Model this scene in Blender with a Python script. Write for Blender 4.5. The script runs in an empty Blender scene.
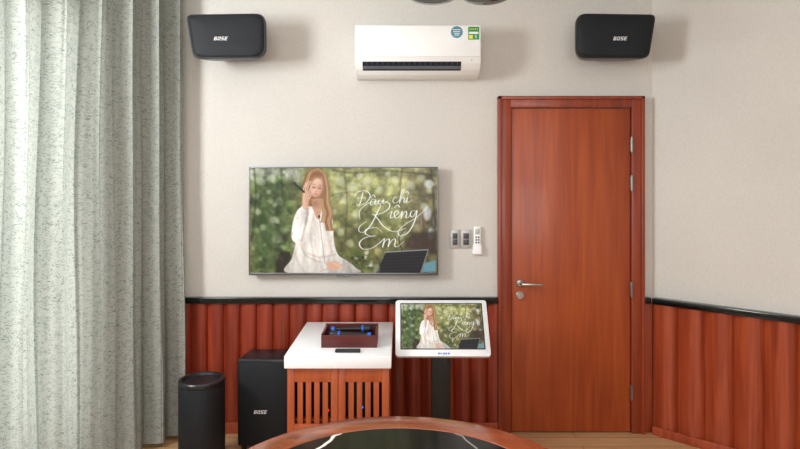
import bpy, bmesh, math, random
import numpy as np
from mathutils import Vector, Matrix
random.seed(4)
S=bpy.context.scene
COL=S.collection
try:
    S.view_settings.view_transform='Standard'
    S.view_settings.look='None'
except Exception: pass

def lin(c):
    out=[]
    for v in c[:3]:
        v=v/255.0
        out.append(v/12.92 if v<=0.04045 else ((v+0.055)/1.055)**2.4)
    return (*out,1.0)

# ---------------------------------------------------------------- materials
def newmat(name):
    m=bpy.data.materials.new(name); m.use_nodes=True
    nt=m.node_tree
    return m,nt,nt.nodes['Principled BSDF']
def ramp(nt,stops):
    r=nt.nodes.new('ShaderNodeValToRGB')
    e=r.color_ramp.elements
    e[0].position=stops[0][0]; e[0].color=stops[0][1]
    e[1].position=stops[-1][0]; e[1].color=stops[-1][1]
    for p,c in stops[1:-1]:
        n=e.new(p); n.color=c
    return r
def coords(nt,scale=(1,1,1),kind='Object'):
    tc=nt.nodes.new('ShaderNodeTexCoord'); mp=nt.nodes.new('ShaderNodeMapping')
    nt.links.new(tc.outputs[kind],mp.inputs[0]); mp.inputs['Scale'].default_value=scale
    return mp.outputs[0]
def noise(nt,vec,scale,detail=3,dist=0):
    n=nt.nodes.new('ShaderNodeTexNoise'); n.inputs['Scale'].default_value=scale
    n.inputs['Detail'].default_value=detail; n.inputs['Distortion'].default_value=dist
    nt.links.new(vec,n.inputs['Vector']); return n
def math_node(nt,op,a,b=None,clamp=False):
    n=nt.nodes.new('ShaderNodeMath'); n.operation=op; n.use_clamp=clamp
    for i,v in enumerate((a,b)):
        if v is None: continue
        if isinstance(v,(int,float)): n.inputs[i].default_value=v
        else: nt.links.new(v,n.inputs[i])
    return n.outputs[0]
def bump(nt,b,h,strength,dist=0.002):
    n=nt.nodes.new('ShaderNodeBump'); n.inputs['Strength'].default_value=strength
    n.inputs['Distance'].default_value=dist
    nt.links.new(h,n.inputs['Height']); nt.links.new(n.outputs[0],b.inputs['Normal'])
def plain(name,c,rough=0.5,metal=0.0,var=0.06,scale=8,bmp=0,bscale=200,emit=0,spec=None):
    m,nt,b=newmat(name)
    v=coords(nt); n=noise(nt,v,scale)
    a=[x*(1-var) for x in c]; d=[min(255,x*(1+var)) for x in c]
    r=ramp(nt,[(0.3,lin(a)),(0.7,lin(d))])
    nt.links.new(n.outputs['Fac'],r.inputs[0]); nt.links.new(r.outputs[0],b.inputs['Base Color'])
    b.inputs['Roughness'].default_value=rough; b.inputs['Metallic'].default_value=metal
    if spec is not None: b.inputs['Specular IOR Level'].default_value=spec
    if bmp:
        n2=noise(nt,v,bscale,2); bump(nt,b,n2.outputs['Fac'],bmp)
    if emit:
        b.inputs['Emission Color'].default_value=lin(c); b.inputs['Emission Strength'].default_value=emit
    return m
def wood(name,c1,c2,c3,axis='Z',rough=0.4,scale=1.0,coat=0.0,bs=0.1,spec=0.5):
    m,nt,b=newmat(name)
    s={'X':(1.2,22,22),'Y':(22,1.2,22),'Z':(22,22,1.2)}[axis]
    v=coords(nt,tuple(k*scale for k in s))
    n=noise(nt,v,1.0,5,1.2)
    r=ramp(nt,[(0.28,lin(c1)),(0.5,lin(c2)),(0.75,lin(c3))])
    nt.links.new(n.outputs['Fac'],r.inputs[0]); nt.links.new(r.outputs[0],b.inputs['Base Color'])
    b.inputs['Roughness'].default_value=rough
    b.inputs['Coat Weight'].default_value=coat; b.inputs['Coat Roughness'].default_value=0.12
    b.inputs['Specular IOR Level'].default_value=spec
    if bs: bump(nt,b,n.outputs['Fac'],bs)
    return m

def wallmat(name,c):
    m,nt,b=newmat(name)
    n=noise(nt,coords(nt),1.3,3)
    fine=noise(nt,coords(nt,(220,220,60)),1.0,2)
    mx=nt.nodes.new('ShaderNodeMix'); mx.data_type='FLOAT'; mx.inputs[0].default_value=0.6
    nt.links.new(n.outputs['Fac'],mx.inputs[2]); nt.links.new(fine.outputs['Fac'],mx.inputs[3])
    r=ramp(nt,[(0.3,lin([x*0.955 for x in c])),(0.7,lin([min(255,x*1.04) for x in c]))])
    nt.links.new(mx.outputs[0],r.inputs[0]); nt.links.new(r.outputs[0],b.inputs['Base Color'])
    b.inputs['Roughness'].default_value=0.8
    bump(nt,b,fine.outputs['Fac'],0.08,0.001)
    return m
M_wall=wallmat('wallpaper_beige',(207,203,196))
M_ceil=plain('ceiling_white',(238,238,236),0.9)
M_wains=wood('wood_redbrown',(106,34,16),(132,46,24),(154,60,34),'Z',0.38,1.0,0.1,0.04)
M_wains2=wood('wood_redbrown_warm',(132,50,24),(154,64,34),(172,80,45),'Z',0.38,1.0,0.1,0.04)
M_door=wood('door_veneer',(138,56,22),(158,69,29),(172,82,37),'Z',0.38,0.8,0.1,0.06)
M_frame=wood('door_frame_wood',(116,42,19),(136,53,26),(152,65,34),'Z',0.38,0.9,0.15)
M_cab=wood('cabinet_wood',(150,66,32),(172,82,43),(190,99,56),'Z',0.38,0.8,0.1)
M_rim=wood('table_wood',(104,42,17),(136,62,28),(160,80,42),'X',0.2,0.7,0.3,0.03)
M_tray=wood('tray_wood',(62,18,16),(84,26,22),(100,34,28),'X',0.4)
M_black=plain('black_satin',(14,14,16),0.4)
M_blackgloss=plain('black_trim_lacquer',(12,16,16),0.15)
M_whiteac=plain('plastic_white',(245,246,244),0.35,var=0.008)
M_whitetop=plain('laminate_white',(244,245,247),0.28,var=0.008)
M_spk=plain('speaker_cabinet_charcoal',(20,23,27),0.35,bmp=0.03)
M_metal=plain('brushed_steel',(190,188,182),0.28,1.0)
M_hinge=plain('hinge_steel',(150,146,140),0.35,1.0)
M_darkmetal=plain('grey_metal',(110,112,116),0.35,0.8)
M_micgrey=plain('microphone_mesh',(50,52,56),0.4,0.6)
M_silver=plain('bezel_silver',(228,230,232),0.35,0.1,var=0.02)
M_logo=plain('logo_silver',(215,215,215),0.4,emit=0.2)  # silver lettering with a faint glow added, not a light source
M_blue=plain('blue_plastic',(16,100,210),0.35)
M_blueled=plain('blue_led',(30,90,255),0.4,emit=4)
M_redled=plain('red_led',(255,40,30),0.4,emit=3)
M_green=plain('label_green',(30,140,70),0.5)
M_yellow=plain('label_yellow',(230,215,80),0.5)
M_labelwhite=plain('label_white',(240,240,240),0.5)
M_sticker=plain('sticker_blue',(80,140,160),0.5)
M_swgrey=plain('switch_plate_grey',(180,178,175),0.35,0.3)
M_swdark=plain('switch_rocker_dark',(66,66,70),0.35)
M_glassblack=plain('screen_glass_black',(10,10,12),0.1)
M_windowframe=plain('window_aluminium',(200,200,200),0.4,0.3)
M_seam=plain('seam_grey',(120,120,116),0.5)

def grille():
    m,nt,b=newmat('speaker_grille')
    v=coords(nt,(1,1,1)); vo=nt.nodes.new('ShaderNodeTexVoronoi'); vo.inputs['Scale'].default_value=260
    nt.links.new(v,vo.inputs['Vector'])
    r=ramp(nt,[(0.2,lin((7,10,14))),(0.7,lin((20,26,32)))])
    nt.links.new(vo.outputs['Distance'],r.inputs[0]); nt.links.new(r.outputs[0],b.inputs['Base Color'])
    b.inputs['Roughness'].default_value=0.6; b.inputs['Specular IOR Level'].default_value=0.35
    bump(nt,b,vo.outputs['Distance'],0.2,0.001)
    return m
M_grille=grille()

def floor_mat():
    m,nt,b=newmat('oak_planks')
    v=coords(nt,(1,1,1)); br=nt.nodes.new('ShaderNodeTexBrick')
    br.inputs['Scale'].default_value=1.0; br.inputs['Brick Width'].default_value=1.1; br.inputs['Row Height'].default_value=0.13
    br.inputs['Mortar Size'].default_value=0.002; br.offset=0.37
    br.inputs['Color1'].default_value=lin((206,166,122)); br.inputs['Color2'].default_value=lin((190,148,104)); br.inputs['Mortar'].default_value=lin((110,76,48))
    nt.links.new(v,br.inputs['Vector'])
    n=noise(nt,coords(nt,(2,26,26)),1.0,5,0.8)
    r=ramp(nt,[(0.3,(0.78,0.78,0.78,1)),(0.7,(1,1,1,1))]); nt.links.new(n.outputs['Fac'],r.inputs[0])
    mx=nt.nodes.new('ShaderNodeMix'); mx.data_type='RGBA'; mx.blend_type='MULTIPLY'; mx.inputs[0].default_value=1
    nt.links.new(br.outputs['Color'],mx.inputs[6]); nt.links.new(r.outputs[0],mx.inputs[7])
    nt.links.new(mx.outputs[2],b.inputs['Base Color']); b.inputs['Roughness'].default_value=0.3
    return m
M_floor=floor_mat()

def marble():
    m,nt,b=newmat('black_marble')
    v=coords(nt); sep=nt.nodes.new('ShaderNodeSeparateXYZ'); nt.links.new(v,sep.inputs[0])
    n=noise(nt,v,7,4,0.4); n3=noise(nt,v,4,3,0.3)
    def vein(kx,ky,off,amp,wid,col,nn):
        d=math_node(nt,'ADD',math_node(nt,'MULTIPLY',sep.outputs[0],kx),math_node(nt,'MULTIPLY',sep.outputs[1],ky))
        d=math_node(nt,'ADD',d,off)
        w=math_node(nt,'MULTIPLY',math_node(nt,'SUBTRACT',nn.outputs['Fac'],0.5),amp)
        d=math_node(nt,'ABSOLUTE',math_node(nt,'ADD',d,w))
        r=ramp(nt,[(0.0,lin(col)),(wid*0.5,lin(col)),(wid,(0,0,0,1)),(1.0,(0,0,0,1))])
        nt.links.new(d,r.inputs[0]); return r.outputs[0]
    a=vein(0.86,-0.51,0.372,0.11,0.0075,(232,228,222),n); c=vein(0.90,0.42,-0.33,0.14,0.004,(150,148,142),n3)
    mx=nt.nodes.new('ShaderNodeMix'); mx.data_type='RGBA'; mx.blend_type='LIGHTEN'; mx.inputs[0].default_value=1
    nt.links.new(a,mx.inputs[6]); nt.links.new(c,mx.inputs[7])
    m2=nt.nodes.new('ShaderNodeMix'); m2.data_type='RGBA'; m2.blend_type='ADD'; m2.inputs[0].default_value=1
    m2.inputs[7].default_value=lin((9,9,11)); nt.links.new(mx.outputs[2],m2.inputs[6])
    nt.links.new(m2.outputs[2],b.inputs['Base Color'])
    b.inputs['Roughness'].default_value=0.12; b.inputs['Specular IOR Level'].default_value=0.2
    return m
M_marble=marble()

def curtain_mat():
    m,nt,b=newmat('curtain_fabric')
    uv=coords(nt,(1,1.0,1),'UV')
    mp=nt.nodes.new('ShaderNodeMapping'); mp.inputs['Scale'].default_value=(36,84,1); nt.links.new(uv,mp.inputs[0])
    n=noise(nt,mp.outputs[0],1.0,2,1.2)
    n2=noise(nt,uv,34,1)
    r=ramp(nt,[(0.452,(0,0,0,1)),(0.5,(1,1,1,1)),(0.548,(0,0,0,1))]); nt.links.new(n.outputs['Fac'],r.inputs[0])
    r2=ramp(nt,[(0.36,(0.15,0.15,0.15,1)),(0.50,(1,1,1,1))]); nt.links.new(n2.outputs['Fac'],r2.inputs[0])
    mul=nt.nodes.new('ShaderNodeMath'); mul.operation='MULTIPLY'
    nt.links.new(r.outputs[0],mul.inputs[0]); nt.links.new(r2.outputs[0],mul.inputs[1])
    mx=nt.nodes.new('ShaderNodeMix'); mx.data_type='RGBA'
    mx.inputs[6].default_value=lin((180,184,176)); mx.inputs[7].default_value=lin((108,118,114))
    nt.links.new(mul.outputs[0],mx.inputs[0]); nt.links.new(mx.outputs[2],b.inputs['Base Color'])
    b.inputs['Roughness'].default_value=0.85
    tr=nt.nodes.new('ShaderNodeBsdfTranslucent'); nt.links.new(mx.outputs[2],tr.inputs[0])
    ms=nt.nodes.new('ShaderNodeMixShader'); ms.inputs[0].default_value=0.38
    out=nt.nodes['Material Output']
    nt.links.new(b.outputs[0],ms.inputs[1]); nt.links.new(tr.outputs[0],ms.inputs[2]); nt.links.new(ms.outputs[0],out.inputs[0])
    return m
M_curtain=curtain_mat()

# ---------------------------------------------------------------- mesh helpers
WL={}
def join(dst,src,mat=0,M=None):
    if M is not None: src.transform(M)
    for f in src.faces: f.material_index=mat
    me=bpy.data.meshes.new('tmp'); src.to_mesh(me); src.free()
    dst.from_mesh(me); bpy.data.meshes.remove(me)
def box(x0,x1,y0,y1,z0,z1,bev=0,seg=2):
    b=bmesh.new(); bmesh.ops.create_cube(b,size=1)
    for v in b.verts:
        v.co=Vector(((x0+x1)/2+v.co.x*(x1-x0),(y0+y1)/2+v.co.y*(y1-y0),(z0+z1)/2+v.co.z*(z1-z0)))
    if bev: bmesh.ops.bevel(b,geom=b.edges[:],offset=bev,segments=seg,profile=0.5,affect='EDGES')
    return b
def prism(pts0,pts1=None,bev=0,seg=2):
    b=bmesh.new(); n=len(pts0)
    a=[b.verts.new(p) for p in pts0]; c=[b.verts.new(p) for p in pts1]
    b.faces.new(a); b.faces.new(c[::-1])
    for i in range(n):
        j=(i+1)%n; b.faces.new((a[j],a[i],c[i],c[j]))
    bmesh.ops.recalc_face_normals(b,faces=b.faces[:])
    if bev: bmesh.ops.bevel(b,geom=b.edges[:],offset=bev,segments=seg,profile=0.5,affect='EDGES')
    return b
def loft(loops):
    b=bmesh.new(); R_=[[b.verts.new(p) for p in L] for L in loops]; n=len(loops[0])
    for A,B in zip(R_,R_[1:]):
        for i in range(n):
            j=(i+1)%n; b.faces.new((A[j],A[i],B[i],B[j]))
    b.faces.new(R_[0]); b.faces.new(R_[-1][::-1])
    bmesh.ops.recalc_face_normals(b,faces=b.faces[:]); return b
def lathe(prof,seg=40,sx=1,sy=1):
    b=bmesh.new(); rings=[]
    for r,z in prof:
        if r<1e-6: rings.append([b.verts.new((0,0,z))])
        else: rings.append([b.verts.new((r*sx*math.cos(2*math.pi*i/seg),r*sy*math.sin(2*math.pi*i/seg),z)) for i in range(seg)])
    for A,B in zip(rings,rings[1:]):
        for i in range(seg):
            j=(i+1)%seg
            if len(A)==1 and len(B)==1: continue
            if len(A)==1: b.faces.new((A[0],B[i],B[j]))
            elif len(B)==1: b.faces.new((A[i],A[j],B[0]))
            else: b.faces.new((A[i],A[j],B[j],B[i]))
    bmesh.ops.recalc_face_normals(b,faces=b.faces[:])
    return b
def tube(pts,r,seg=10):
    b=bmesh.new(); pts=[Vector(p) for p in pts]; rings=[]
    for k,p in enumerate(pts):
        t=(pts[min(k+1,len(pts)-1)]-pts[max(k-1,0)]).normalized()
        up=Vector((0,0,1)) if abs(t.z)<0.9 else Vector((0,1,0))
        a=t.cross(up).normalized(); c=t.cross(a)
        rr=r[k] if isinstance(r,(list,tuple)) else r
        rings.append([b.verts.new(p+rr*(math.cos(2*math.pi*i/seg)*a+math.sin(2*math.pi*i/seg)*c)) for i in range(seg)])
    for A,B in zip(rings,rings[1:]):
        for i in range(seg):
            j=(i+1)%seg; b.faces.new((A[i],A[j],B[j],B[i]))
    b.faces.new(rings[0]); b.faces.new(rings[-1][::-1])
    bmesh.ops.recalc_face_normals(b,faces=b.faces[:])
    return b
def T(x,y,z): return Matrix.Translation((x,y,z))
def R(a,ax): return Matrix.Rotation(math.radians(a),4,ax)
def mk(name,bm,mats,parent=None,label=None,cat=None,kind=None,group=None,smooth=30,origin=None):
    if not isinstance(mats,(list,tuple)): mats=[mats]
    cs=[v.co for v in bm.verts]
    lo=Vector((min(c.x for c in cs),min(c.y for c in cs),min(c.z for c in cs)))
    hi=Vector((max(c.x for c in cs),max(c.y for c in cs),max(c.z for c in cs)))
    c=(lo+hi)/2 if origin is None else Vector(origin)
    bm.transform(Matrix.Translation(-c))
    me=bpy.data.meshes.new(name); bm.to_mesh(me); bm.free()
    for m in mats: me.materials.append(m)
    if smooth:
        for p in me.polygons: p.use_smooth=True
        me.set_sharp_from_angle(angle=math.radians(smooth))
    o=bpy.data.objects.new(name,me); COL.objects.link(o)
    WL[o.name]=c
    if parent is not None:
        o.parent=parent; o.location=c-WL[parent.name]
    else: o.location=c
    meta(o,label,cat,kind,group)
    return o
def meta(o,label=None,cat=None,kind=None,group=None):
    if label: o['label']=label
    if cat: o['category']=cat
    if kind: o['kind']=kind
    if group: o['group']=group
def empty(name,loc,label,cat,kind=None,group=None):
    o=bpy.data.objects.new(name,None); o.empty_display_size=0.1; COL.objects.link(o)
    o.location=loc; WL[o.name]=Vector(loc); meta(o,label,cat,kind,group); return o
def text_bm(s,size,M,shear=0.0,offset=0.0,extrude=0.0008,spacing=1.0):
    cu=bpy.data.curves.new('t','FONT'); cu.body=s; cu.size=size; cu.align_x='CENTER'; cu.align_y='CENTER'
    cu.shear=shear; cu.offset=offset; cu.extrude=extrude; cu.space_character=spacing
    o=bpy.data.objects.new('t',cu); COL.objects.link(o)
    dg=bpy.context.evaluated_depsgraph_get()
    me=bpy.data.meshes.new_from_object(o.evaluated_get(dg))
    b=bmesh.new(); b.from_mesh(me); b.transform(M)
    bpy.data.objects.remove(o); bpy.data.meshes.remove(me)
    return b
FACE=R(90,'X')
def logo_bm(x,y,z,w,h):
    """slanted capitals B O S E as flat strokes"""
    t=h*0.16; gap=w*0.065; lw=(w-3*gap)/4; b=bmesh.new(); sh=0.30
    def bar(ox,x0,x1,z0,z1):
        P=[(x0,z0),(x1,z0),(x1,z1),(x0,z1)]
        P=[(ox+px+sh*pz,pz) for px,pz in P]
        join(b,prism([(x+px-w/2,y,z+pz-h/2) for px,pz in P],[(x+px-w/2,y+0.0012,z+pz-h/2) for px,pz in P]))
    for k,ch in enumerate('BOSE'):
        ox=k*(lw+gap); v=t*1.15
        if ch=='B':
            bar(ox,0,v,0,h); bar(ox,v,lw*0.86,h-t,h); bar(ox,v,lw*0.86,h/2-t/2,h/2+t/2); bar(ox,v,lw*0.9,0,t)
            bar(ox,lw-v,lw*0.95,h/2+t*0.5,h-t*0.5); bar(ox,lw-v,lw,t*0.5,h/2-t*0.4)
        if ch=='O':
            bar(ox,0,v,t*0.6,h-t*0.6); bar(ox,lw-v,lw,t*0.6,h-t*0.6); bar(ox,v*0.6,lw-v*0.6,h-t,h); bar(ox,v*0.6,lw-v*0.6,0,t)
        if ch=='S':
            bar(ox,v*0.3,lw,h-t,h); bar(ox,0,v,h/2,h-t*0.5); bar(ox,v*0.3,lw-v*0.3,h/2-t/2,h/2+t/2); bar(ox,lw-v,lw,t*0.5,h/2); bar(ox,0,lw-v*0.3,0,t)
        if ch=='E':
            bar(ox,0,v,0,h); bar(ox,v,lw,h-t,h); bar(ox,v,lw*0.88,h/2-t/2,h/2+t/2); bar(ox,v,lw,0,t)
    return b

# ---------------------------------------------------------------- room shell
D=3.87; H=3.0; CAMZ=1.589
def wall(name,p0,p1,thick=0.12,hole=None,outward=None,z1=H):
    p0=Vector((*p0,0)); p1=Vector((*p1,0)); u=(p1-p0); L=u.length; u.normalize()
    n=Vector(outward+(0,)) if outward else Vector((0,1,0)); n.normalize()
    def slab(s0,s1,za,zb):
        a=[p0+u*s0,p0+u*s1,p0+u*s1+n*thick,p0+u*s0+n*thick]
        return prism([q+Vector((0,0,za)) for q in a],[q+Vector((0,0,zb)) for q in a])
    b=bmesh.new()
    if hole:
        s0,s1,za,zb=hole
        join(b,slab(0,s0,0,z1)); join(b,slab(s1,L,0,z1)); join(b,slab(s0,s1,0,za)); join(b,slab(s0,s1,zb,z1))
    else: join(b,slab(0,L,0,z1))
    return mk(name,b,M_wall,kind='structure',smooth=0)
RU=Vector((0.722,-0.692,0)).normalized(); RN=Vector((RU.y,-RU.x,0))
if RN.y>0: RN=-RN
RA=Vector((1.615,D,0)); RB=RA+RU*2.2
LU=Vector((-0.6,-0.8,0)); LN=Vector((0.8,-0.6,0))
LA=Vector((-1.445,D,0)); LB=LA+LU*2.0
wall('wall_back',(LA.x,D),(RA.x,D),outward=(0,1))
wall('wall_right',(RA.x,RA.y),(RB.x,RB.y),outward=(-RN.x,-RN.y))
wall('wall_left',(LA.x,LA.y),(LB.x,LB.y),outward=(-LN.x,-LN.y),hole=(0.62,1.85,0.12,2.55))
wall('wall_east',(RB.x,RB.y),(RB.x,-2.5),outward=(1,0))
wall('wall_west',(LB.x,LB.y),(LB.x,-2.5),outward=(-1,0))
wall('wall_south',(LB.x,-2.5),(RB.x,-2.5),outward=(0,-1))
outl=[(LA.x,D),(RA.x,D),(RB.x,RB.y),(RB.x,-2.5),(LB.x,-2.5),(LB.x,LB.y)]
def slabz(name,z0,z1,mat):
    ex=[(x*1.04,y+(0.12 if y>3 else (-0.12 if y<0 else 0))) for x,y in outl]
    b=prism([(x,y,z0) for x,y in ex],[(x,y,z1) for x,y in ex])
    return mk(name,b,mat,kind='structure',smooth=0,origin=(0,0,0))
slabz('floor',-0.1,0,M_floor)
slabz('ceiling',H,H+0.1,M_ceil)

def on(frame,s,d,z):
    A,U,N=frame; return A+U*s+N*d+Vector((0,0,z))
FB=(Vector((0,D,0)),Vector((1,0,0)),Vector((0,-1,0)))
FR=(RA,RU,RN); FL=(LA,LU,LN)
def fbox(frame,s0,s1,d0,d1,z0,z1,bev=0):
    a=[on(frame,s,d,z0) for s,d in ((s0,d0),(s1,d0),(s1,d1),(s0,d1))]
    c=[p+Vector((0,0,z1-z0)) for p in a]
    return prism(a,c,bev)
b=bmesh.new()
for s0,s1,z0,z1 in ((0.62,0.67,0.12,2.55),(1.80,1.85,0.12,2.55),(0.67,1.80,0.12,0.17),(0.67,1.80,2.5,2.55),(1.21,1.26,0.17,2.5)):
    join(b,fbox(FL,s0,s1,-0.09,-0.03,z0,z1))
mk('window_1',b,M_windowframe,kind='structure',smooth=0)

# wainscot: broad soft flutes with grooves between them
def ribs(name,frame,s0,s1,period,mat,z0,z1,dmin,dmax,power,skew=0.0):
    prof=[(s0,0.001)]; s=s0; NN=16
    while s<s1-1e-4:
        for k in range(NN):
            f=k/NN; q=s+f*period; g=f**(1+skew)
            if s0<=q<s1-0.001: prof.append((q,dmin+(dmax-dmin)*abs(math.sin(math.pi*g))**power))
        s+=period
    prof.append((s1,dmin)); prof.append((s1,0.001))
    b=bmesh.new(); a=[b.verts.new(on(frame,s,d,z0)) for s,d in prof]; c=[b.verts.new(on(frame,s,d,z1)) for s,d in prof]
    for i in range(len(prof)-1): b.faces.new((a[i],a[i+1],c[i+1],c[i]))
    b.faces.new(a); b.faces.new(c[::-1])
    bmesh.ops.recalc_face_normals(b,faces=b.faces[:])
    return mk(name,b,mat,kind='structure',smooth=44)
ribs('trim_1',FB,-1.44,0.626,0.105,M_wains,0.0,0.825,0.008,0.034,0.5,0.25)
ribs('trim_2',FR,0.004,2.15,0.158,M_wains2,0.0,0.825,0.008,0.050,0.62,0.45)
mk('trim_3',fbox(FB,1.551,1.606,0.001,0.022,0.0,0.825,0.002),M_wains2,kind='structure')
mk('trim_4',fbox(FB,-1.43,0.626,0.001,0.050,0.825,0.862,0.004),M_blackgloss,kind='structure')
mk('trim_5',fbox(FR,0.022,2.15,0.001,0.062,0.825,0.862,0.004),M_blackgloss,kind='structure')
mk('trim_6',fbox(FB,1.551,1.590,0.001,0.05,0.825,0.862,0.003),M_blackgloss,kind='structure')
mk('baseboard_back',fbox(FB,-1.43,0.626,0.0345,0.044,0.0,0.07,0.002),M_wains2,kind='structure')
mk('baseboard_right',fbox(FR,0.022,2.15,0.0505,0.060,0.0,0.055,0.002),M_wains2,kind='structure')

# ---------------------------------------------------------------- door
b=bmesh.new()
join(b,box(0.628,0.705,D-0.045,D-0.001,0,2.130,0.006))
join(b,box(1.468,1.545,D-0.045,D-0.001,0,2.130,0.006))
join(b,box(0.700,1.475,D-0.045,D-0.001,2.066,2.130,0.006))
join(b,box(0.622,0.645,D-0.055,D-0.001,0,2.140,0.004)); join(b,box(1.528,1.549,D-0.055,D-0.001,0,2.140,0.004))
join(b,box(0.622,1.549,D-0.055,D-0.001,2.118,2.140,0.004))
door=mk('door_1',b,M_frame,kind='structure')
leaf=mk('door_leaf',box(0.709,1.464,D-0.028,D-0.002,0.008,2.062,0.003),M_door,parent=door,label='flat orange-brown wood veneer door leaf')
b=bmesh.new()
join(b,lathe([(0,-0.004),(0.026,-0.004),(0.026,0.003),(0.022,0.008),(0,0.008)],32),0,T(0.762,D-0.036,0.955)@R(90,'X'))
join(b,tube([(0.762,D-0.035,0.955),(0.762,D-0.085,0.955),(0.767,D-0.093,0.955),(0.778,D-0.096,0.955),(0.85,D-0.096,0.953),(0.890,D-0.092,0.951)],[0.010,0.010,0.010,0.010,0.009,0.007],12))
mk('lever_handle',b,M_metal,parent=leaf,label='brushed steel lever handle')
b=bmesh.new()
join(b,lathe([(0,-0.004),(0.026,-0.004),(0.026,0.003),(0.022,0.007),(0.010,0.007),(0.010,0.012),(0,0.012)],32),0,T(0.762,D-0.036,0.876)@R(90,'X'))
mk('lock_cylinder',b,M_metal,parent=leaf,label='round steel keyhole escutcheon')
for k,z in enumerate((1.832,1.589,0.916,0.263)):
    b=bmesh.new()
    join(b,tube([(1.466,D-0.051,z-0.05),(1.466,D-0.051,z+0.05)],0.0055,12))
    join(b,box(1.459,1.466,D-0.047,D-0.029,z-0.045,z+0.045,0.001))
    mk('hinge',b,M_hinge,parent=door,label='small steel hinge')

# ---------------------------------------------------------------- curtain
b=bmesh.new(); uvl=b.loops.layers.uv.new('UVMap')
NS,NZ=640,40; smax=1.85; grid=[]; us=[]
def cpos(s,z):
    ph=2*math.pi*s/0.165+1.4*math.sin(5.1*s)+0.35*math.sin(1.7*z+4*s)+0.18*math.sin(3.1*z+9*s)
    amp=0.028+0.012*math.sin(8.3*s+0.8)+0.006*math.sin(2.2*z+6*s)
    amp*=1.0+0.2*(1-z/2.9)
    d=0.128+amp*math.sin(ph)+0.008*math.sin(2.2*ph+z*0.8)+0.003*math.sin(5.1*ph+2*z)
    ss=s+0.010*math.sin(2*ph)
    return on(FL,ss+0.03-0.016*(1-z/2.9)*max(0,1-s/0.5),d,z)
al=0; prev=None
for i in range(NS+1):
    s=smax*i/NS; p=cpos(s,1.2)
    if prev is not None: al+=(p-prev).length
    prev=p; us.append(al)
    grid.append([b.verts.new(cpos(s,0.03+2.86*j/NZ)) for j in range(NZ+1)])
for i in range(NS):
    for j in range(NZ):
        f=b.faces.new((grid[i][j],grid[i+1][j],grid[i+1][j+1],grid[i][j+1]))
        for l,(ii,jj) in zip(f.loops,((i,j),(i+1,j),(i+1,j+1),(i,j+1))): l[uvl].uv=(us[ii],2.86*jj/NZ)
curt=empty('curtain',tuple(on(FL,0.9,0.12,0.03)),'grey-green patterned fabric curtain hanging in deep folds over the window','curtain')
mk('drape',b,M_curtain,parent=curt,smooth=180)
b=bmesh.new()
join(b,fbox(FL,0.03,1.95,0.10,0.15,2.89,2.998)); mk('curtain_rail',b,M_windowframe,parent=curt,smooth=0)

# ---------------------------------------------------------------- screen picture (flat picture on both displays)
NXp,NYp=470,262
xs=np.linspace(250,437,NXp); ys=np.linspace(168,272.5,NYp)
XX,YY=np.meshgrid(xs,ys)
IMG=np.zeros((NYp,NXp,3))
def snoise(cx,cy,seed):
    r=np.random.RandomState(seed); gx=(XX-250)/cx; gy=(YY-168)/cy
    G=r.rand(int(gy.max())+3,int(gx.max())+3)
    ix=gx.astype(int); iy=gy.astype(int); fx=gx-ix; fy=gy-iy; fx=fx*fx*(3-2*fx); fy=fy*fy*(3-2*fy)
    return (G[iy,ix]*(1-fx)+G[iy,ix+1]*fx)*(1-fy)+(G[iy+1,ix]*(1-fx)+G[iy+1,ix+1]*fx)*fy
def over(al,c):
    global IMG
    al=np.clip(al,0,1)[...,None]; IMG=IMG*(1-al)+np.array(c,float)*al
def ell(cx,cy,rx,ry,c,rot=0,soft=0.5,a=1.0):
    t=math.radians(rot); dx=XX-cx; dy=YY-cy
    u=(dx*math.cos(t)+dy*math.sin(t))/rx; v=(-dx*math.sin(t)+dy*math.cos(t))/ry
    d=(np.sqrt(u*u+v*v)-1)*min(rx,ry)
    over(a*np.clip(0.5-d/soft/2,0,1),c)
def segd(ax,ay,bx,by):
    vx,vy=bx-ax,by-ay; L=vx*vx+vy*vy+1e-9
    t=np.clip(((XX-ax)*vx+(YY-ay)*vy)/L,0,1)
    return np.sqrt((XX-ax-t*vx)**2+(YY-ay-t*vy)**2)
def catmull(P,n=6):
    if len(P)<3: return P
    Q=[P[0]]+list(P)+[P[-1]]; out=[]
    for i in range(1,len(Q)-2):
        p0,p1,p2,p3=[np.array(q,float) for q in Q[i-1:i+3]]
        for k in range(n):
            t=k/n; out.append(tuple(0.5*((2*p1)+(-p0+p2)*t+(2*p0-5*p1+4*p2-p3)*t*t+(-p0+3*p1-3*p2+p3)*t**3)))
    out.append(tuple(P[-1])); return out
def stroke(P,w,c,a=1.0,soft=0.5,curve=True,taper=False,n=6):
    P=catmull(P,n) if curve else P
    d=np.full(XX.shape,1e9); m=len(P)-1
    for k,(p,q) in enumerate(zip(P,P[1:])):
        ww=w/2
        if taper:
            t=(k+0.5)/m; dr=abs(q[1]-p[1])/(math.hypot(q[0]-p[0],q[1]-p[1])+1e-6)
            down=1.0 if q[1]>p[1] else 0.55
            ww=w/2*(0.45+0.75*dr*down)*(0.5+0.5*min(1,8*min(t,1-t)))
        d=np.minimum(d,segd(p[0],p[1],q[0],q[1])-ww)
    over(a*np.clip(0.5-d/soft/2,0,1),c)
def polymask(P,soft=0.5,curve=False):
    if curve: P=catmull(list(P)+[P[0]])[:-1]
    ins=np.zeros(XX.shape,bool); d=np.full(XX.shape,1e9); n=len(P)
    for i in range(n):
        (x0,y0),(x1,y1)=P[i],P[(i+1)%n]
        d=np.minimum(d,segd(x0,y0,x1,y1))
        if y0!=y1: ins^=((y0>YY)!=(y1>YY))&(XX<(x1-x0)*(YY-y0)/(y1-y0)+x0)
    sd=np.where(ins,-d,d); return np.clip(0.5-sd/soft/2,0,1)
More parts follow.
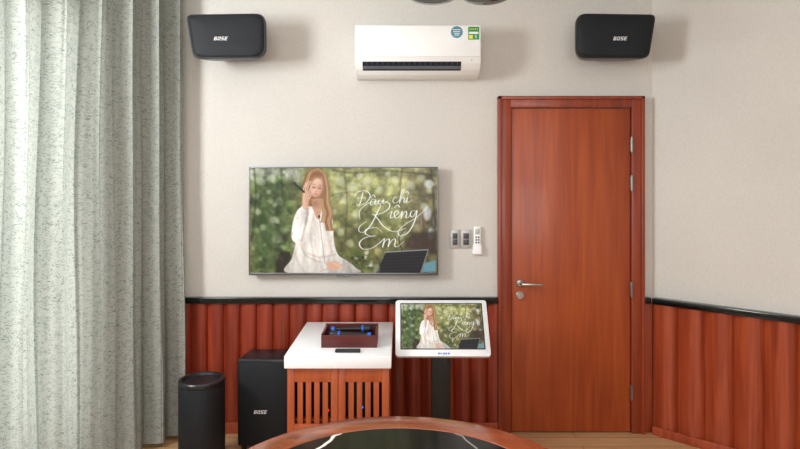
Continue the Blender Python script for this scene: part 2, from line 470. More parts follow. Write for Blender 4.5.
def poly(P,c,a=1.0,soft=0.5,curve=False):
    over(a*polymask(P,soft,curve),c)
rng=random.Random(11)
IMG[:]=(106,108,64)
poly([(250,168),(290,168),(290,273),(250,273)],(72,86,52),soft=12)
poly([(248,166),(302,166),(300,179),(248,181)],(186,188,174),soft=5,a=0.8)
poly([(326,168),(437,168),(437,200),(326,206)],(154,152,100),soft=14)
poly([(408,176),(437,172),(437,273),(412,273)],(92,76,56),soft=12,a=0.7)
poly([(330,232),(437,230),(437,273),(330,273)],(82,78,46),soft=12,a=0.8)
for k in range(380):
    x=rng.uniform(250,437); y=rng.uniform(168,272)
    if x<300: c=rng.choice([(40,60,28),(104,134,72),(158,170,126),(60,82,42),(44,52,32),(34,42,24),(184,186,158)])
    elif x<405: c=rng.choice([(128,138,68),(180,174,120),(88,98,46),(112,118,60),(148,134,92),(76,82,42),(62,66,34),(168,170,104)])
    else: c=rng.choice([(104,92,66),(64,62,44),(146,140,116),(88,102,62),(60,50,38),(48,38,30)])
    r=rng.uniform(0.9,4.2); ell(x,y,r,r*rng.uniform(0.8,1.2),c,soft=rng.uniform(1.0,2.6),a=rng.uniform(0.25,0.6))
tex=0.45*snoise(7,7,1)+0.35*snoise(3.4,3.4,2)+0.20*snoise(1.6,1.6,3)
IMG*= (0.58+0.98*tex)[...,None]
for x,y,r in ((262,182,4),(257,196,3),(272,178,3.5),(269,192,2.6),(258,212,3.4),(275,205,2.5),(263,227,3),(278,222,2.2),(340,181,5),(352,188,6),(345,200,4),(334,212,3),(356,214,4),(367,182,5),(380,190,4),(395,180,4),(410,186,5),(421,178,4),(430,190,4),(400,236,4),(412,242,3),(341,232,4),(350,243,4),(424,206,4),(337,192,3),(360,176,3.4),(388,174,3)):
    ell(x,y,r,r,(204,212,176),soft=0.9,a=0.32); ell(x-0.4,y-0.4,r*0.6,r*0.6,(232,236,214),soft=1.6,a=0.22)
for P,w,c,a in (([(333,170),(352,173),(390,171),(437,176)],1.0,(42,46,32),0.6),([(344,168),(347,200),(345,240)],1.3,(52,46,30),0.5),([(431,170),(434,210),(432,250)],2.2,(44,34,26),0.7),([(402,168),(400,196),(404,230)],1.2,(60,52,34),0.5),([(330,196),(352,192),(380,197),(408,194),(437,199)],0.8,(50,52,34),0.45),([(254,168),(256,196),(252,240)],1.6,(34,38,26),0.6),([(281,170),(283,200)],1.2,(40,46,30),0.5)):
    stroke(P,w,c,a=a,soft=1.2)
for x,y,rx,ry,c in ((427,213,4,7,(184,184,192)),(431,234,3.5,6,(140,160,170)),(429,184,5,4,(200,202,196)),(422,222,2.4,5,(96,74,58)),(434,222,2,5,(60,50,46))):
    ell(x,y,rx,ry,c,soft=1.0,a=0.75); ell(x-rx*0.3,y,rx*0.25,ry*0.6,(226,228,230),soft=1.0,a=0.4)
poly([(404,247),(412,233),(437,231),(437,254)],(58,42,34),soft=1.6,a=0.85)
for k in range(60):
    x=rng.uniform(336,380); y=rng.uniform(252,272); ell(x,y,rng.uniform(0.6,2.4),rng.uniform(0.6,1.8),rng.choice([(60,94,34),(36,60,24),(206,206,190),(110,130,60),(26,36,18)]),soft=0.7,a=0.7)
# seated singer
SHIRT=(245,235,224); SKIN=(224,178,152)
def strands(guide,spread,n,w0=0.5,seed=1,bright=0.0,wav=0.0):
    r=random.Random(seed)
    for k in range(n):
        f=r.uniform(-1,1); P=[]; pp=r.uniform(0,1.2)
        for (x,y),s in zip(guide,spread):
            P.append((x+f*s+r.uniform(-.4,.4)+wav*max(0,(y-186)/30)*math.sin(y*0.33+pp),y))
        t=min(1,r.random()+bright); base=(np.array((112,72,44))*(1-t)+np.array((230,188,138))*t)*(0.82+0.25*(1-abs(f)))
        stroke(P,r.uniform(w0,w0*1.9),tuple(base),a=0.75,soft=0.6,n=4)
poly([(276,262),(281,250),(290,252),(290,272.6),(276,272.6)],(44,36,30),a=0.85,soft=1.2)
poly([(306,174),(311.5,168.8),(318,168.6),(325,173.6),(328.6,184),(330.6,203),(333.6,218),(332,229),(327,232),(322,226),(314,216),(305,210),(301.6,200),(303,184)],(138,92,58),curve=True)
BODY=[(306,206),(300,209),(296.5,222),(296,240),(292,258),(288,272.6),(356,272.6),(355,267),(348,261),(338,254),(334,240),(333,222),(331,213),(326,209),(318,207)]
poly(BODY,SHIRT,curve=True)
mB=polymask(BODY,0.5,True)
fold=0.5*snoise(5,14,21)+0.3*snoise(2.4,7,22)+0.2*snoise(1.6,3.0,23)
shade=0.79+0.34*fold-0.12*np.clip((XX-320)/18,0,1)-0.12*np.clip((YY-250)/22,0,1)
IMG=IMG*(1-mB[...,None])+IMG*np.clip(shade,0.55,1.04)[...,None]*mB[...,None]
for P,a in (([(325,212),(328,235),(332,252)],0.6),([(314,214),(311,238),(315,262)],0.5),([(300,242),(306,255),(320,262)],0.7),([(331,240),(331,254),(326,264)],0.5),([(294,252),(299,264),(305,272)],0.5),([(347,263),(336,266),(320,271)],0.7),([(308,253),(320,257),(335,254)],0.7),([(318,222),(319,240),(318,254)],0.4)):
    stroke(P,0.9,(164,142,126),a=a*0.85,soft=1.3)
poly([(311.5,199),(322,199),(322.5,207),(318,219),(313,209)],(198,152,124),curve=True,soft=0.8)
ell(315.4,203.8,4.4,3.4,(146,98,74),soft=3,a=0.65)
# head bowed towards the raised hand
ell(316.6,187.6,6.0,9.2,SKIN,rot=12,soft=0.8)
ell(321.4,188,2.3,7.6,(182,132,104),rot=10,soft=3.2,a=0.7); ell(313.4,191.6,2.0,2.0,(232,172,154),soft=3,a=0.45); ell(317.2,180.4,4.2,2.4,(236,198,174),soft=3,a=0.6)
ell(315.6,195.6,2.6,1.5,(196,148,122),soft=2,a=0.55)
stroke([(312.2,184.6),(313.8,184.0),(315.4,184.6)],0.4,(130,92,70),a=0.7,soft=0.6); stroke([(318.8,185.2),(320.4,185.1),(321.8,186)],0.4,(130,92,70),a=0.7,soft=0.6)
ell(313.8,186.8,1.7,1.0,(184,134,112),soft=1.2,a=0.6); ell(319.8,187.6,1.7,1.0,(176,128,106),soft=1.2,a=0.6)
stroke([(312.5,187.3),(313.8,187.9),(315.1,187.5)],0.6,(70,48,42),a=0.85,soft=0.6); stroke([(318.6,188.1),(319.8,188.6),(321.0,188.2)],0.6,(70,48,42),a=0.85,soft=0.6)
stroke([(317.2,186.2),(316.8,190.8)],0.8,(190,140,116),a=0.5,soft=1.2); stroke([(315.4,191.3),(316.2,191.8),(317.3,191.5)],0.4,(156,104,86),a=0.55,soft=0.6)
stroke([(314.3,193.8),(315.8,193.7),(317.5,194.3)],0.6,(172,90,86),a=0.85,soft=0.6); stroke([(314.9,194.6),(316,195),(317.1,194.9)],0.5,(198,120,110),a=0.85,soft=0.6)
strands([(317,169.2),(311,172.4),(307.2,182),(305.4,190),(304.6,197),(303.6,208)],(0.8,1.3,1.4,1.6,1.8,2.4),36,seed=3,bright=0.06,wav=0.7)
strands([(317.6,169.2),(323.6,173.6),(326.2,183),(326.8,192),(327.6,203),(329,213),(329.6,221),(328.2,230)],(0.8,1.8,2.2,2.5,2.8,3.2,3.4,3.2),76,seed=5,bright=0.06,wav=1.3)
strands([(312,172),(318,170.4),(324,173.8)],(0.6,0.6,0.6),10,seed=6,bright=0.2)
strands([(322.4,199),(323.2,206),(323.6,213),(324.4,222)],(0.7,1.2,1.6,2.0),16,seed=8,bright=0.14,wav=1.0)
# raised arm, hand at the forehead with the microphone
ARM=[(302.4,206),(307.6,206.4),(308.6,214),(306,228),(302,241),(296.4,243),(291.6,237),(293,222),(297,211)]
poly(ARM,(248,240,231),curve=True)
mA=polymask(ARM,0.5,True); sh2=0.82+0.20*snoise(3.5,6,31)+0.12*snoise(1.5,2.5,32)-0.18*np.clip((XX-303)/6,0,1)
IMG=IMG*(1-mA[...,None])+IMG*np.clip(sh2,0.55,1.03)[...,None]*mA[...,None]
stroke([(301.6,241),(305.2,226),(308.4,213)],0.9,(146,124,108),a=0.7,soft=1.2); stroke([(303,207.4),(306,209.2),(309,208.2)],0.7,(168,150,136),a=0.8,soft=0.8)
hx=-1.6
def hs(P): return [(x+hx,y) for x,y in P]
poly(hs([(304.6,208),(304.2,199),(305.2,192),(309.2,190.4),(311,196),(309.2,207)]),SKIN,curve=True,soft=0.7)
ell(309.4+hx,201,1.3,6,(180,130,102),soft=2.2,a=0.65)
for P in ([(306,195),(305.4,188.6),(307.8,183.0)],[(307.8,193),(307.6,187),(310.6,181.2)],[(309.2,193),(309.6,187),(312.6,181.8)],[(310.4,195),(311.4,190),(313.4,184.8)],[(310.2,199),(312.2,196.6),(312.4,193.6)]):
    stroke(hs(P),1.15,(228,186,160),soft=0.6)
for P in ([(306.9,194),(306.4,188)],[(308.5,193),(308.5,187)],[(310.0,194),(310.5,189)]): stroke(hs(P),0.3,(150,100,80),a=0.85)
stroke([(295,183.8),(300,188.2),(304,192)],1.7,(24,22,24)); ell(294.8,183.6,1.9,1.6,(46,46,50),rot=35); stroke([(295.4,183),(300,187)],0.4,(120,120,124),a=0.6)
stroke([(319.4,218),(322,240),(325,263)],0.5,(90,78,70),a=0.7); ell(319.2,216.6,1.0,1.6,(34,32,34))
poly([(326,263),(334,261),(341,264),(339,269),(329,269)],(210,164,138),curve=True,soft=0.8)
for k in range(4): stroke([(333+k*1.6,263+k*0.3),(338+k*1.2,265+k*0.8),(340+k*0.6,268)],0.9,(222,178,152),soft=0.6)
# music stand and table things
poly([(386,252),(428,249.5),(420,272.6),(376,272.6)],(22,22,26))
for k in range(6): stroke([(386-k*1.8+1,254.5+k*3.2),(425-k*1.3,252.6+k*3.2)],0.4,(90,92,98),a=0.4,curve=False)
stroke([(385,252),(428,249.5)],0.7,(176,178,184),curve=False); stroke([(428,250),(421,272)],0.7,(140,140,146),curve=False)
poly([(424,263),(436,260),(436,271),(422,272)],(96,146,164),a=0.85,soft=0.8); stroke([(402,250),(399,238),(404,230)],0.9,(30,28,26))
ell(377,268,3,4,(140,140,130),a=0.6,soft=1)
IMG*= (0.96+0.10*np.random.RandomState(5).rand(NYp,NXp))[...,None]
# handwriting
W=(253,253,250)
dau=[[(363,192),(361.4,199),(359,206.6),(356.6,208.4),(355.6,206)],[(352.6,198),(355,193.4),(362,190.6),(369,192),(371.6,197.6),(367,204.6),(359,208)],[(356.4,199.8),(361,198.8),(366,199.2)],
[(378,201.4),(374.4,201),(371.8,205),(373.4,207.6),(376.6,205.4),(378.6,201.2),(377.6,205.8),(379.6,206.4),(382.8,201.4),(381.8,205.2),(384,206.2),(388,201),(387.4,205),(390,205.2),(393,202.4)],[(372.6,199),(375.4,195.6),(378.2,198.6)]]
chi=[[(398,194.6),(394.8,195),(392.8,199),(395,201.4),(399,199.4),(403.6,193),(405.8,186),(404,185.6),(401.8,193),(400.8,201.2),(402.4,197),(405,194.6),(406.4,196),(405.8,200),(407.6,200.6),(410,194.8),(409.2,200),(411.6,200.4),(415,197.4)],[(409.6,191.6),(411.6,190),(410.4,187.8),(409.2,188.8)]]
for P in dau: stroke([(354+(x-352)*0.82,191+(y-191)*0.85) for x,y in P],0.72,W,taper=True,soft=0.36)
for P in chi: stroke([(393+(x-393)*0.85,190+(y-186)*0.85) for x,y in P],0.72,W,taper=True,soft=0.36)
big=[[(381,205),(377,213),(372,223),(365,231.4),(359.4,231.4),(359.6,226.6),(366,221.6)],[(360,219),(359.6,211),(368,203.4),(380,201),(388.6,203),(389,208),(382.4,212.8),(374,214.8),(372.2,213.6)],[(374,214.4),(378,219),(384,226.4),(394,231.4),(406,228)],
[(388,214),(391.8,211.2),(390.4,217),(393,217.2),(398,213.2),(397.2,210.4),(394.2,213.6),(395.8,218),(399.4,216.4),(402.2,211.2),(401.2,218),(403.4,213),(405.8,211),(406.6,213.2),(406,217.4),(408.4,217.2),(411,213.4)],[(391.8,208.3),(392.2,208.0)],[(394.6,207.6),(397.2,205),(399.8,207.2)],
[(415.8,210.8),(411.6,211.2),(410.2,215.4),(413,216.6),(416.8,210.6),(414.6,221),(408,232.4),(400,235.6),(398.4,231),(406,223.6),(417,217),(427.6,206.6)],
[(382,232),(376.6,227.6),(367,228.8),(365.4,233.2),(370,235.8),(374.6,235.6),(364.6,237.8),(359.4,243),(362.6,248.6),(371,248.2),(379,243),(384,238.4)],
[(380,243),(384.4,238.4),(382.6,246.8),(385,241.2),(388.6,238.6),(389.4,240.6),(388.2,246.4),(391,241.2),(394.6,238.6),(395.4,241.2),(394.6,245.4),(397.4,246.4),(404,241.2)]]
for P in big: stroke(P,0.85,W,taper=True,soft=0.36)
IMG=np.clip(IMG,0,255)
lc=IMG/255.0; lc=np.where(lc<=0.04045,lc/12.92,((lc+0.055)/1.055)**2.4)
def picture_mesh():
    me=bpy.data.meshes.new('screen_picture')
    vx=(XX-250)/187-0.5; vz=0.5-(YY-168)/104.5
    V=np.stack([vx.ravel(),np.zeros(vx.size),vz.ravel()],1)
    idx=np.arange(NXp*NYp).reshape(NYp,NXp)
    F=np.stack([idx[:-1,:-1].ravel(),idx[1:,:-1].ravel(),idx[1:,1:].ravel(),idx[:-1,1:].ravel()],1)
    me.from_pydata(V.tolist(),[],F.tolist())
    a=me.color_attributes.new('Picture','FLOAT_COLOR','POINT')
    c=np.concatenate([lc.reshape(-1,3),np.ones((NXp*NYp,1))],1).astype(np.float32)
    a.data.foreach_set('color',c.ravel())
    m,nt,bs=newmat('lit_display')
    at=nt.nodes.new('ShaderNodeAttribute'); at.attribute_name='Picture'
    bs.inputs['Base Color'].default_value=(0.01,0.01,0.01,1); bs.inputs['Roughness'].default_value=0.3
    bs.inputs['Specular IOR Level'].default_value=0.2
    nt.links.new(at.outputs['Color'],bs.inputs['Emission Color']); bs.inputs['Emission Strength'].default_value=1.1
    me.materials.append(m); return me
PIC=picture_mesh()
def put_screen(parent,world,sx,sz,rx,label):
    o=bpy.data.objects.new('screen',PIC); COL.objects.link(o); o.parent=parent
    o.location=Vector(world)-WL[parent.name]; o.scale=(sx,1,sz); o.rotation_euler=(rx,0,0); o['label']=label

# ---------------------------------------------------------------- television
tv=empty('television',(-0.3555,D,1.35),'large flat television mounted on the wall showing a singer outdoors','television')
mk('housing',box(-0.950,0.239,3.800,3.835,1.010,1.690,0.004),M_black,parent=tv)
mk('wall_mount',box(-0.75,0.04,3.833,D,1.08,1.55),M_black,parent=tv,smooth=0)
b=bmesh.new()
join(b,box(-0.951,-0.944,3.796,3.806,1.009,1.691,0.001)); join(b,box(0.233,0.240,3.796,3.806,1.009,1.691,0.001))
join(b,box(-0.944,0.233,3.796,3.806,1.684,1.691,0.001)); join(b,box(-0.944,0.233,3.796,3.806,1.009,1.024,0.001))
join(b,box(-0.40,-0.31,3.797,3.806,1.001,1.010,0.001))
mk('bezel',b,M_darkmetal,parent=tv,label='thin grey metal bezel')
put_screen(tv,(-0.3555,3.798,1.354),1.177,0.660,0,'lit picture of a blonde woman in white with handwritten title')

# ---------------------------------------------------------------- air conditioner
ac=empty('air_conditioner',(0.109,D,2.25),'white split air conditioner mounted high on the wall','air conditioner')
prof=[(D-0.001,2.553),(D-0.17,2.556),(D-0.198,2.548),(D-0.212,2.530),(D-0.217,2.40),(D-0.214,2.352),(D-0.200,2.318),(D-0.170,2.283),(D-0.130,2.258),(D-0.08,2.247),(D-0.001,2.247)]
b=prism([(-0.273,y,z) for y,z in prof],[(0.491,y,z) for y,z in prof],bev=0.005)
mk('casing',b,M_whiteac,parent=ac)
b=box(-0.268,0.486,D-0.2225,D-0.205,2.352,2.540,0.003); mk('front_panel',b,M_whiteac,parent=ac,label='smooth white front panel')
strip=[(D-0.2055,2.325),(D-0.186,2.299),(D-0.166,2.278)]
b=bmesh.new(); inner=[(y+0.02,z+0.012) for y,z in strip]; loop=strip+inner[::-1]
join(b,prism([(-0.228,y,z) for y,z in loop],[(0.372,y,z) for y,z in loop]))
mk('outlet',b,plain('outlet_dark',(20,24,32),0.6),parent=ac,label='dark horizontal air outlet')
M_vane=plain('vane_blue_grey',(70,86,112),0.5)
for k in range(18):
    x=-0.205+k*0.0325
    mk('vane',prism([(x,D-0.2065,2.322),(x,D-0.196,2.308),(x,D-0.190,2.312),(x,D-0.200,2.326)],[(x+0.004,D-0.2065,2.322),(x+0.004,D-0.196,2.308),(x+0.004,D-0.190,2.312),(x+0.004,D-0.200,2.326)]),M_vane,parent=ac)
fl=[(D-0.193,2.300),(D-0.180,2.284),(D-0.177,2.287),(D-0.190,2.303)]
mk('louver_flap',prism([(-0.225,y,z) for y,z in fl],[(0.369,y,z) for y,z in fl]),plain('flap_grey',(92,98,108),0.4),parent=ac)
b=bmesh.new(); join(b,lathe([(0,0),(0.036,0),(0.036,0.001),(0,0.001)],32),0,T(0.343,D-0.2226,2.50)@R(90,'X'))
for k in range(4): join(b,box(0.318+0.004*k,0.366-0.003*k,D-0.2245,D-0.2238,2.513-0.011*k,2.517-0.011*k),1)
mk('round_sticker',b,[M_sticker,M_labelwhite],parent=ac,label='round blue and white sticker')
b=bmesh.new(); join(b,box(0.412,0.478,D-0.2240,D-0.2226,2.455,2.532),0)
join(b,box(0.417,0.473,D-0.2250,D-0.2241,2.489,2.502),1); join(b,box(0.417,0.440,D-0.2250,D-0.2241,2.460,2.482),2)
join(b,text_bm('5',0.028,T(0.458,D-0.2245,2.472)@FACE,extrude=0.0006),1)
for k in range(5):
    join(b,lathe([(0,0),(0.0042,0),(0,0.0008)],5),2,T(0.424+k*0.0105,D-0.2242,2.518)@R(90,'X'))
mk('energy_label',b,[M_green,M_labelwhite,M_yellow],parent=ac,label='green energy rating label')
mk('indicator_light',box(0.432,0.438,D-0.212,D-0.204,2.332,2.336),M_seam,parent=ac)

# ---------------------------------------------------------------- wall speakers
def roundpoly(P,r,n=6):
    out=[]; m=len(P)
    for i in range(m):
        p=Vector(P[i]); a=Vector(P[i-1])-p; c=Vector(P[(i+1)%m])-p
        rr=r[i]; a.normalize(); c.normalize()
        s=p+a*rr; e=p+c*rr
        for k in range(n+1):
            t=k/n; out.append((1-t)**2*s+2*t*(1-t)*p+t*t*e)
    return [(q.x,q.y) for q in out]
def wall_speaker(mir,label):
    def X(x): return 0.250-x if mir else x
    base=[(-1.278,2.595),(-0.801,2.602),(-0.799,2.335),(-1.236,2.332)]
    pts=roundpoly(base,(0.034,0.064,0.068,0.044))
    cx=-1.03; cz=2.467
    def L(f,g,y): return [(X(cx+(x-cx)*f),y,cz+(z-cz)*g) for x,z in pts]
    sp=empty('wall_speaker',(X(cx),D,2.467),label,'speaker',group='pair of black wall speakers')
    mk('cabinet',loft([L(0.985,0.975,3.598),L(1,1,3.606),L(0.985,0.985,3.64),L(0.87,0.92,3.72),L(0.70,0.82,3.80)]),M_spk,parent=sp,smooth=35)
    mk('grille',loft([L(0.50,0.45,3.584),L(0.82,0.80,3.587),L(0.925,0.905,3.591),L(0.955,0.94,3.597),L(0.957,0.942,3.606)]),M_grille,parent=sp,smooth=35)
    lx=(221-400)/168 if not mir else (619-400)/168
    mk('logo',logo_bm(lx,3.5815,1.589+(183-39)/168,0.078,0.021),M_logo,parent=sp,smooth=0)
    b=bmesh.new()
    join(b,box(X(cx)-0.03,X(cx)+0.03,3.795,3.845,2.43,2.50,0.004)); join(b,box(X(cx)-0.05,X(cx)+0.05,3.84,D-0.001,2.40,2.53,0.004))
    mk('wall_bracket',b,M_black,parent=sp)
wall_speaker(False,'black wall speaker beside the patterned curtain')
wall_speaker(True,'black wall speaker above the wooden door')

# ---------------------------------------------------------------- switches and remote
for k,(x0,x1) in enumerate(((0.320,0.382),(0.388,0.456))):
    sw=empty('light_switch',((x0+x1)/2,D,1.23),'small grey switch plate with dark rockers on the wall','light switch',group='switch plates beside the television')
    mk('plate',box(x0,x1,D-0.010,D-0.0005,1.172,1.290,0.003),M_swgrey,parent=sw)
    mk('rocker',box(x0+0.016,x1-0.016,D-0.016,D-0.009,1.233,1.268,0.002),M_swdark,parent=sw)
    mk('rocker',box(x0+0.016,x1-0.016,D-0.016,D-0.009,1.194,1.229,0.002),M_swdark,parent=sw)
rc=empty('remote_control',(0.492,D-0.02,1.15),'white air conditioner remote in a wall holder','remote control')
mk('body',box(0.470,0.514,D-0.026,D-0.006,1.155,1.312,0.005),M_whiteac,parent=rc)
mk('display',box(0.478,0.506,D-0.0275,D-0.0255,1.262,1.300,0.0005),M_swgrey,parent=rc)
for i in range(2):
    for j in range(3): mk('button',box(0.480+i*0.015,0.490+i*0.015,D-0.0285,D-0.0255,1.205+j*0.017,1.215+j*0.017,0.001),M_swdark,parent=rc)
mk('remote_holder',box(0.464,0.520,D-0.032,D+0.001,1.135,1.195,0.004),M_labelwhite,label='white plastic wall holder for a remote',cat='holder')

# ---------------------------------------------------------------- cabinet
cab=empty('cabinet',(-0.315,3.44,0),'orange-brown slatted wooden cabinet with white top against the wainscot','cabinet')
b=bmesh.new()
for bx in ((-0.575,-0.557,3.10,3.78,0.06,0.650),(-0.073,-0.055,3.10,3.78,0.06,0.650),(-0.557,-0.073,3.76,3.78,0.06,0.650),(-0.557,-0.073,3.10,3.76,0.06,0.08),
           (-0.557,-0.073,3.11,3.76,0.36,0.375),(-0.557,-0.073,3.10,3.76,0.635,0.650),(-0.56,-0.07,3.14,3.76,0.0,0.06)):
    join(b,box(*bx,0.001,1))
mk('body',b,M_cab,parent=cab)
mk('countertop',box(-0.586,-0.044,3.05,3.80,0.651,0.715,0.004),M_whitetop,parent=cab,label='thick white laminate countertop')
for x0,x1 in ((-0.574,-0.316),(-0.314,-0.056)):
    b=bmesh.new(); y0,y1=3.075,3.097; st=0.036
    join(b,box(x0,x0+st,y0,y1,0.07,0.648,0.002)); join(b,box(x1-st,x1,y0,y1,0.07,0.648,0.002))
    join(b,box(x0+st,x1-st,y0,y1,0.575,0.648,0.002)); join(b,box(x0+st,x1-st,y0,y1,0.07,0.360,0.002))
    wI=(x1-x0-2*st); ns=4; gap=0.0155; sw_=(wI-(ns+1)*gap)/ns
    for k in range(ns):
        xa=x0+st+gap*(k+1)+sw_*k; join(b,box(xa,xa+sw_,y0+0.003,y1-0.002,0.360,0.575,0.001))
    mk('cabinet_door',b,M_cab,parent=cab,label='slatted wooden door with open vertical gaps')
amp=empty('amplifier',(-0.30,3.40,0.375),'black audio amplifier with small lights inside the cabinet','amplifier')
mk('chassis',box(-0.552,-0.078,3.14,3.60,0.376,0.60,0.004),M_black,parent=amp)
mk('indicator_light',box(-0.478,-0.470,3.134,3.141,0.44,0.448),M_blueled,parent=amp); mk('indicator_light',box(-0.20,-0.192,3.134,3.141,0.42,0.428),M_blueled,parent=amp)
mk('power_light',box(-0.375,-0.369,3.134,3.141,0.405,0.411),M_redled,parent=amp)

tr=empty('tray',(-0.27,3.30,0.716),'dark maroon wooden open box on the white countertop','tray')
b=bmesh.new()
for bx in ((-0.418,-0.122,3.20,3.42,0.716,0.724),(-0.418,-0.122,3.20,3.212,0.724,0.780),(-0.418,-0.122,3.408,3.42,0.724,0.795),(-0.418,-0.406,3.212,3.408,0.724,0.788),(-0.134,-0.122,3.212,3.408,0.724,0.788)):
    join(b,box(*bx,0.001,1))
mk('box_body',b,M_tray,parent=tr)
def microphone(x,y,z,rz,label):
    mc=empty('microphone',(x,y,z),label,'microphone',group='wireless microphones in the tray')
    M=T(x,y,z)@R(rz,'Z')@R(90,'Y')
    def piece(name,prof,mat,label=None):
        q=lathe([(r*0.82,zz) for r,zz in prof],24); q.transform(M); mk(name,q,mat,parent=mc,label=label)
    piece('handle',[(0,-0.115),(0.013,-0.115),(0.0145,-0.10),(0.0155,0.0),(0.018,0.05),(0.0195,0.058),(0,0.058)],M_black)
    piece('grille',[(0,0.058),(0.022,0.060),(0.0265,0.078),(0.025,0.098),(0.015,0.112),(0,0.115)],M_micgrey)
    piece('colour_ring',[(0.018,0.050),(0.0245,0.052),(0.0250,0.060),(0.020,0.063)],M_blue,'blue ring')
    piece('end_cap',[(0,-0.119),(0.0165,-0.118),(0.0175,-0.100),(0.0140,-0.098)],M_blue,'blue end cap')
microphone(-0.265,3.36,0.778,4,'black wireless microphone with blue rings in the tray')
microphone(-0.275,3.285,0.764,176,'black wireless microphone with blue rings in the tray')
rem=mk('remote_control',box(-0.335,-0.205,3.105,3.140,0.7155,0.730,0.005),M_black,label='black remote control lying on the white countertop',cat='remote control')
for i in range(7): mk('button',box(-0.320+i*0.016,-0.311+i*0.016,3.115,3.130,0.730,0.7312),M_swdark,parent=rem,smooth=0)

# ---------------------------------------------------------------- touch monitor on stand
mn=empty('touch_monitor',(0.236,3.42,0),'white-framed tilted touch monitor on a black floor stand','monitor')
cx,cy,cz=0.236,3.40,0.7715; tilt=-36.8; MM=T(cx,cy,cz)@R(tilt,'X')
def rrect(w,h,r,y,n=6):
    P=[]
    for sx,sz,a0 in ((1,1,0),(-1,1,90),(-1,-1,180),(1,-1,270)):
        for k in range(n+1):
            a=math.radians(a0+90*k/n); P.append((sx*(w/2-r)+r*math.cos(a),y,sz*(h/2-r)+r*math.sin(a)))
    return P
b=prism(rrect(0.522,0.334,0.016,-0.012),rrect(0.522,0.334,0.016,0.014),bev=0.002); b.transform(MM); mk('housing',b,M_silver,parent=mn,label='white plastic monitor frame')
b=prism(rrect(0.468,0.276,0.004,-0.0135),rrect(0.468,0.276,0.004,-0.011)); b.transform(MM@T(0,0,0.009)); mk('bezel_glass',b,M_glassblack,parent=mn)
sc=MM@Vector((0,-0.0142,0.009)); put_screen(mn,sc,0.458,0.266,math.radians(tilt),'lit picture of the same singer and title')
b=bmesh.new()
for k,wd in enumerate((0.010,0.006,0.010,0.008,0.010)):
    x=-0.028+k*0.0135; join(b,box(x,x+wd,-0.0135,-0.0115,-0.156,-0.147,0.0005,1))
b.transform(MM); mk('logo',b,M_blue,parent=mn,label='small blue lettering')
b=bmesh.new()
join(b,box(0.180,0.289,3.445,3.475,0.015,0.78,0.004)); join(b,box(0.15,0.32,3.405,3.45,0.70,0.80,0.004),0)
mk('pole',b,M_black,parent=mn,label='flat black upright of the stand')
mk('base_plate',box(0.06,0.41,3.28,3.62,0.0,0.016,0.005),M_black,parent=mn)

# ---------------------------------------------------------------- floor speaker + subwoofer
fs=empty('floor_speaker',(-0.79,3.66,0),'boxy black floor speaker standing beside the cabinet','speaker')
b=prism([(-0.964,3.575,0.03),(-0.625,3.575,0.03),(-0.65,3.80,0.03),(-0.94,3.80,0.03)],[(-0.964,3.575,0.546),(-0.625,3.575,0.546),(-0.65,3.80,0.546),(-0.94,3.80,0.546)],bev=0.012)
mk('cabinet',b,M_spk,parent=fs)
mk('grille',box(-0.953,-0.636,3.563,3.578,0.045,0.530,0.005),M_grille,parent=fs)
mk('logo',logo_bm(-0.826,3.5615,0.238,0.074,0.020),M_logo,parent=fs,smooth=0)
for x in (-0.93,-0.67):
    for y in (3.60,3.77): mk('foot',tube([(x,y,0),(x,y,0.032)],0.015,14),M_black,parent=fs)
sb=empty('subwoofer',(-1.115,3.40,0),'rounded black subwoofer standing on the floor beside the curtain','subwoofer')
b=bmesh.new(); join(b,lathe([(0,0.02),(0.118,0.02),(0.124,0.03),(0.124,0.462),(0.1275,0.466),(0.1275,0.484),(0.123,0.491),(0.110,0.493),(0.104,0.489),(0.100,0.478),(0.060,0.474),(0,0.474)],56),0,T(-1.115,3.40,0)); mk('cabinet',b,M_spk,parent=sb)
b=bmesh.new(); join(b,lathe([(0.1245,0.05),(0.1262,0.055),(0.1262,0.455),(0.1245,0.460)],56),0,T(-1.115,3.40,0)); mk('grille',b,M_grille,parent=sb)
mk('logo',logo_bm(-1.128,3.272,0.100,0.064,0.018),M_logo,parent=sb,smooth=0)
for a in (45,135,225,315):
    x=-1.115+0.085*math.cos(math.radians(a)); y=3.40+0.085*math.sin(math.radians(a)); mk('foot',tube([(x,y,0),(x,y,0.022)],0.012,12),M_black,parent=sb)

# ---------------------------------------------------------------- round table
tx,ty=-0.006,1.617
tb=empty('round_table',(tx,ty,0),'round wooden table with an inset black marble top','table')
def ring(r0,r1,z0,z1,bv):
    return lathe([(r0,z0),(r1-bv,z0),(r1,z0+bv),(r1,z1-bv),(r1-bv*0.3,z1-bv*0.3),(r1-bv,z1),(r0+0.002,z1),(r0,z1-0.002),(r0,z0)],128)
b=bmesh.new(); join(b,ring(0.452,0.563,0.712,0.750,0.008),0,T(tx,ty,0)); mk('rim',b,M_rim,parent=tb,label='wide polished brown wood rim')
b=bmesh.new(); join(b,lathe([(0,0.725),(0.4515,0.725),(0.4515,0.7485),(0,0.7485)],128),0,T(tx,ty,0)); mk('marble_inset',b,M_marble,parent=tb,label='glossy black marble with white veins',origin=(tx+0.0,ty,0.74))
b=bmesh.new(); join(b,lathe([(0,0.66),(0.44,0.66),(0.46,0.712),(0,0.712)],96),0,T(tx,ty,0)); mk('apron',b,M_rim,parent=tb)
b=bmesh.new(); join(b,lathe([(0,0.0),(0.26,0.0),(0.27,0.02),(0.25,0.04),(0.10,0.07),(0.07,0.14),(0.075,0.55),(0.12,0.64),(0.2,0.66),(0,0.66)],64),0,T(tx,ty,0)); mk('pedestal',b,M_rim,parent=tb)

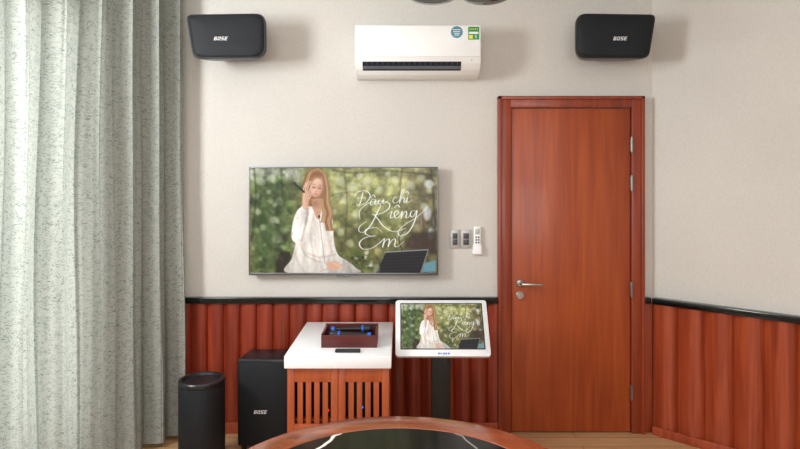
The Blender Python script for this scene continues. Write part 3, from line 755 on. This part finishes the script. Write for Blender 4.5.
# ---------------------------------------------------------------- pendant lamp
pl=empty('pendant_lamp',(0.296,3.0,H),'dark metal pendant lamp with two shallow bowl shades','ceiling lamp')
b=bmesh.new(); join(b,lathe([(0,-0.001),(0.07,-0.001),(0.07,-0.02),(0.05,-0.035),(0,-0.035)],32),0,T(0.296,3.0,H)); mk('canopy',b,M_blackgloss,parent=pl)
b=bmesh.new(); join(b,tube([(0.296,3,2.97),(0.296,3,2.62)],0.008)); join(b,tube([(0.16,3,2.545),(0.20,3,2.60),(0.296,3,2.62),(0.392,3,2.60),(0.432,3,2.545)],0.007)); mk('stem',b,M_blackgloss,parent=pl)
M_shade=plain('smoked_glass',(30,34,40),0.08)
for x in (0.163,0.430):
    a=0.128; bb=0.042
    P=[(a*math.sin(t),-bb*math.cos(t)) for t in [math.radians(k) for k in range(0,91,9)]]+[(a,0.006),(0.03,0.022),(0,0.022)]
    b=bmesh.new(); join(b,lathe(P,48),0,T(x,3.0,2.527)); mk('lamp_shade',b,M_shade,parent=pl)

# ---------------------------------------------------------------- lights
def area(name,loc,target,sx,sy,e,c=(1,1,1)):
    l=bpy.data.lights.new(name,'AREA'); l.shape='RECTANGLE'; l.size=sx; l.size_y=sy; l.energy=e; l.color=c
    o=bpy.data.objects.new(name,l); COL.objects.link(o); o.location=loc
    o.rotation_euler=(Vector(target)-Vector(loc)).to_track_quat('-Z','Y').to_euler(); return o
area('window_daylight',tuple(on(FL,1.32,-0.55,1.4)),tuple(on(FL,1.25,0.5,1.35)),1.2,2.4,66,(0.98,1.0,0.98))
area('side_daylight',(-2.5,1.75,2.3),(1.95,3.5,2.0),0.6,0.8,74,(0.95,0.98,1.0))
area('rear_fill',(0.0,-2.2,1.9),(0.6,3.8,1.5),3.2,1.6,78,(0.98,0.99,1.0))  # added fill lamp behind the camera; the rear wall has no window
area('ceiling_fill',(0.3,0.9,2.9),(0.3,0.9,0),2.2,2.2,25,(0.99,0.99,1.0))  # added overhead fill lamp, no fixture hangs here
w=bpy.data.worlds.new('world'); S.world=w; w.use_nodes=True
bg=w.node_tree.nodes['Background']; bg.inputs[0].default_value=(0.85,0.92,1,1); bg.inputs[1].default_value=0.8

# ---------------------------------------------------------------- camera
cam=bpy.data.cameras.new('camera'); co=bpy.data.objects.new('camera',cam); COL.objects.link(co)
cam.sensor_width=36; cam.lens=36*604/800; cam.shift_y=-(224.5-183)/800
co.location=(0,0,CAMZ); co.rotation_euler=(math.radians(90),0,0); cam.clip_start=0.05
S.camera=co
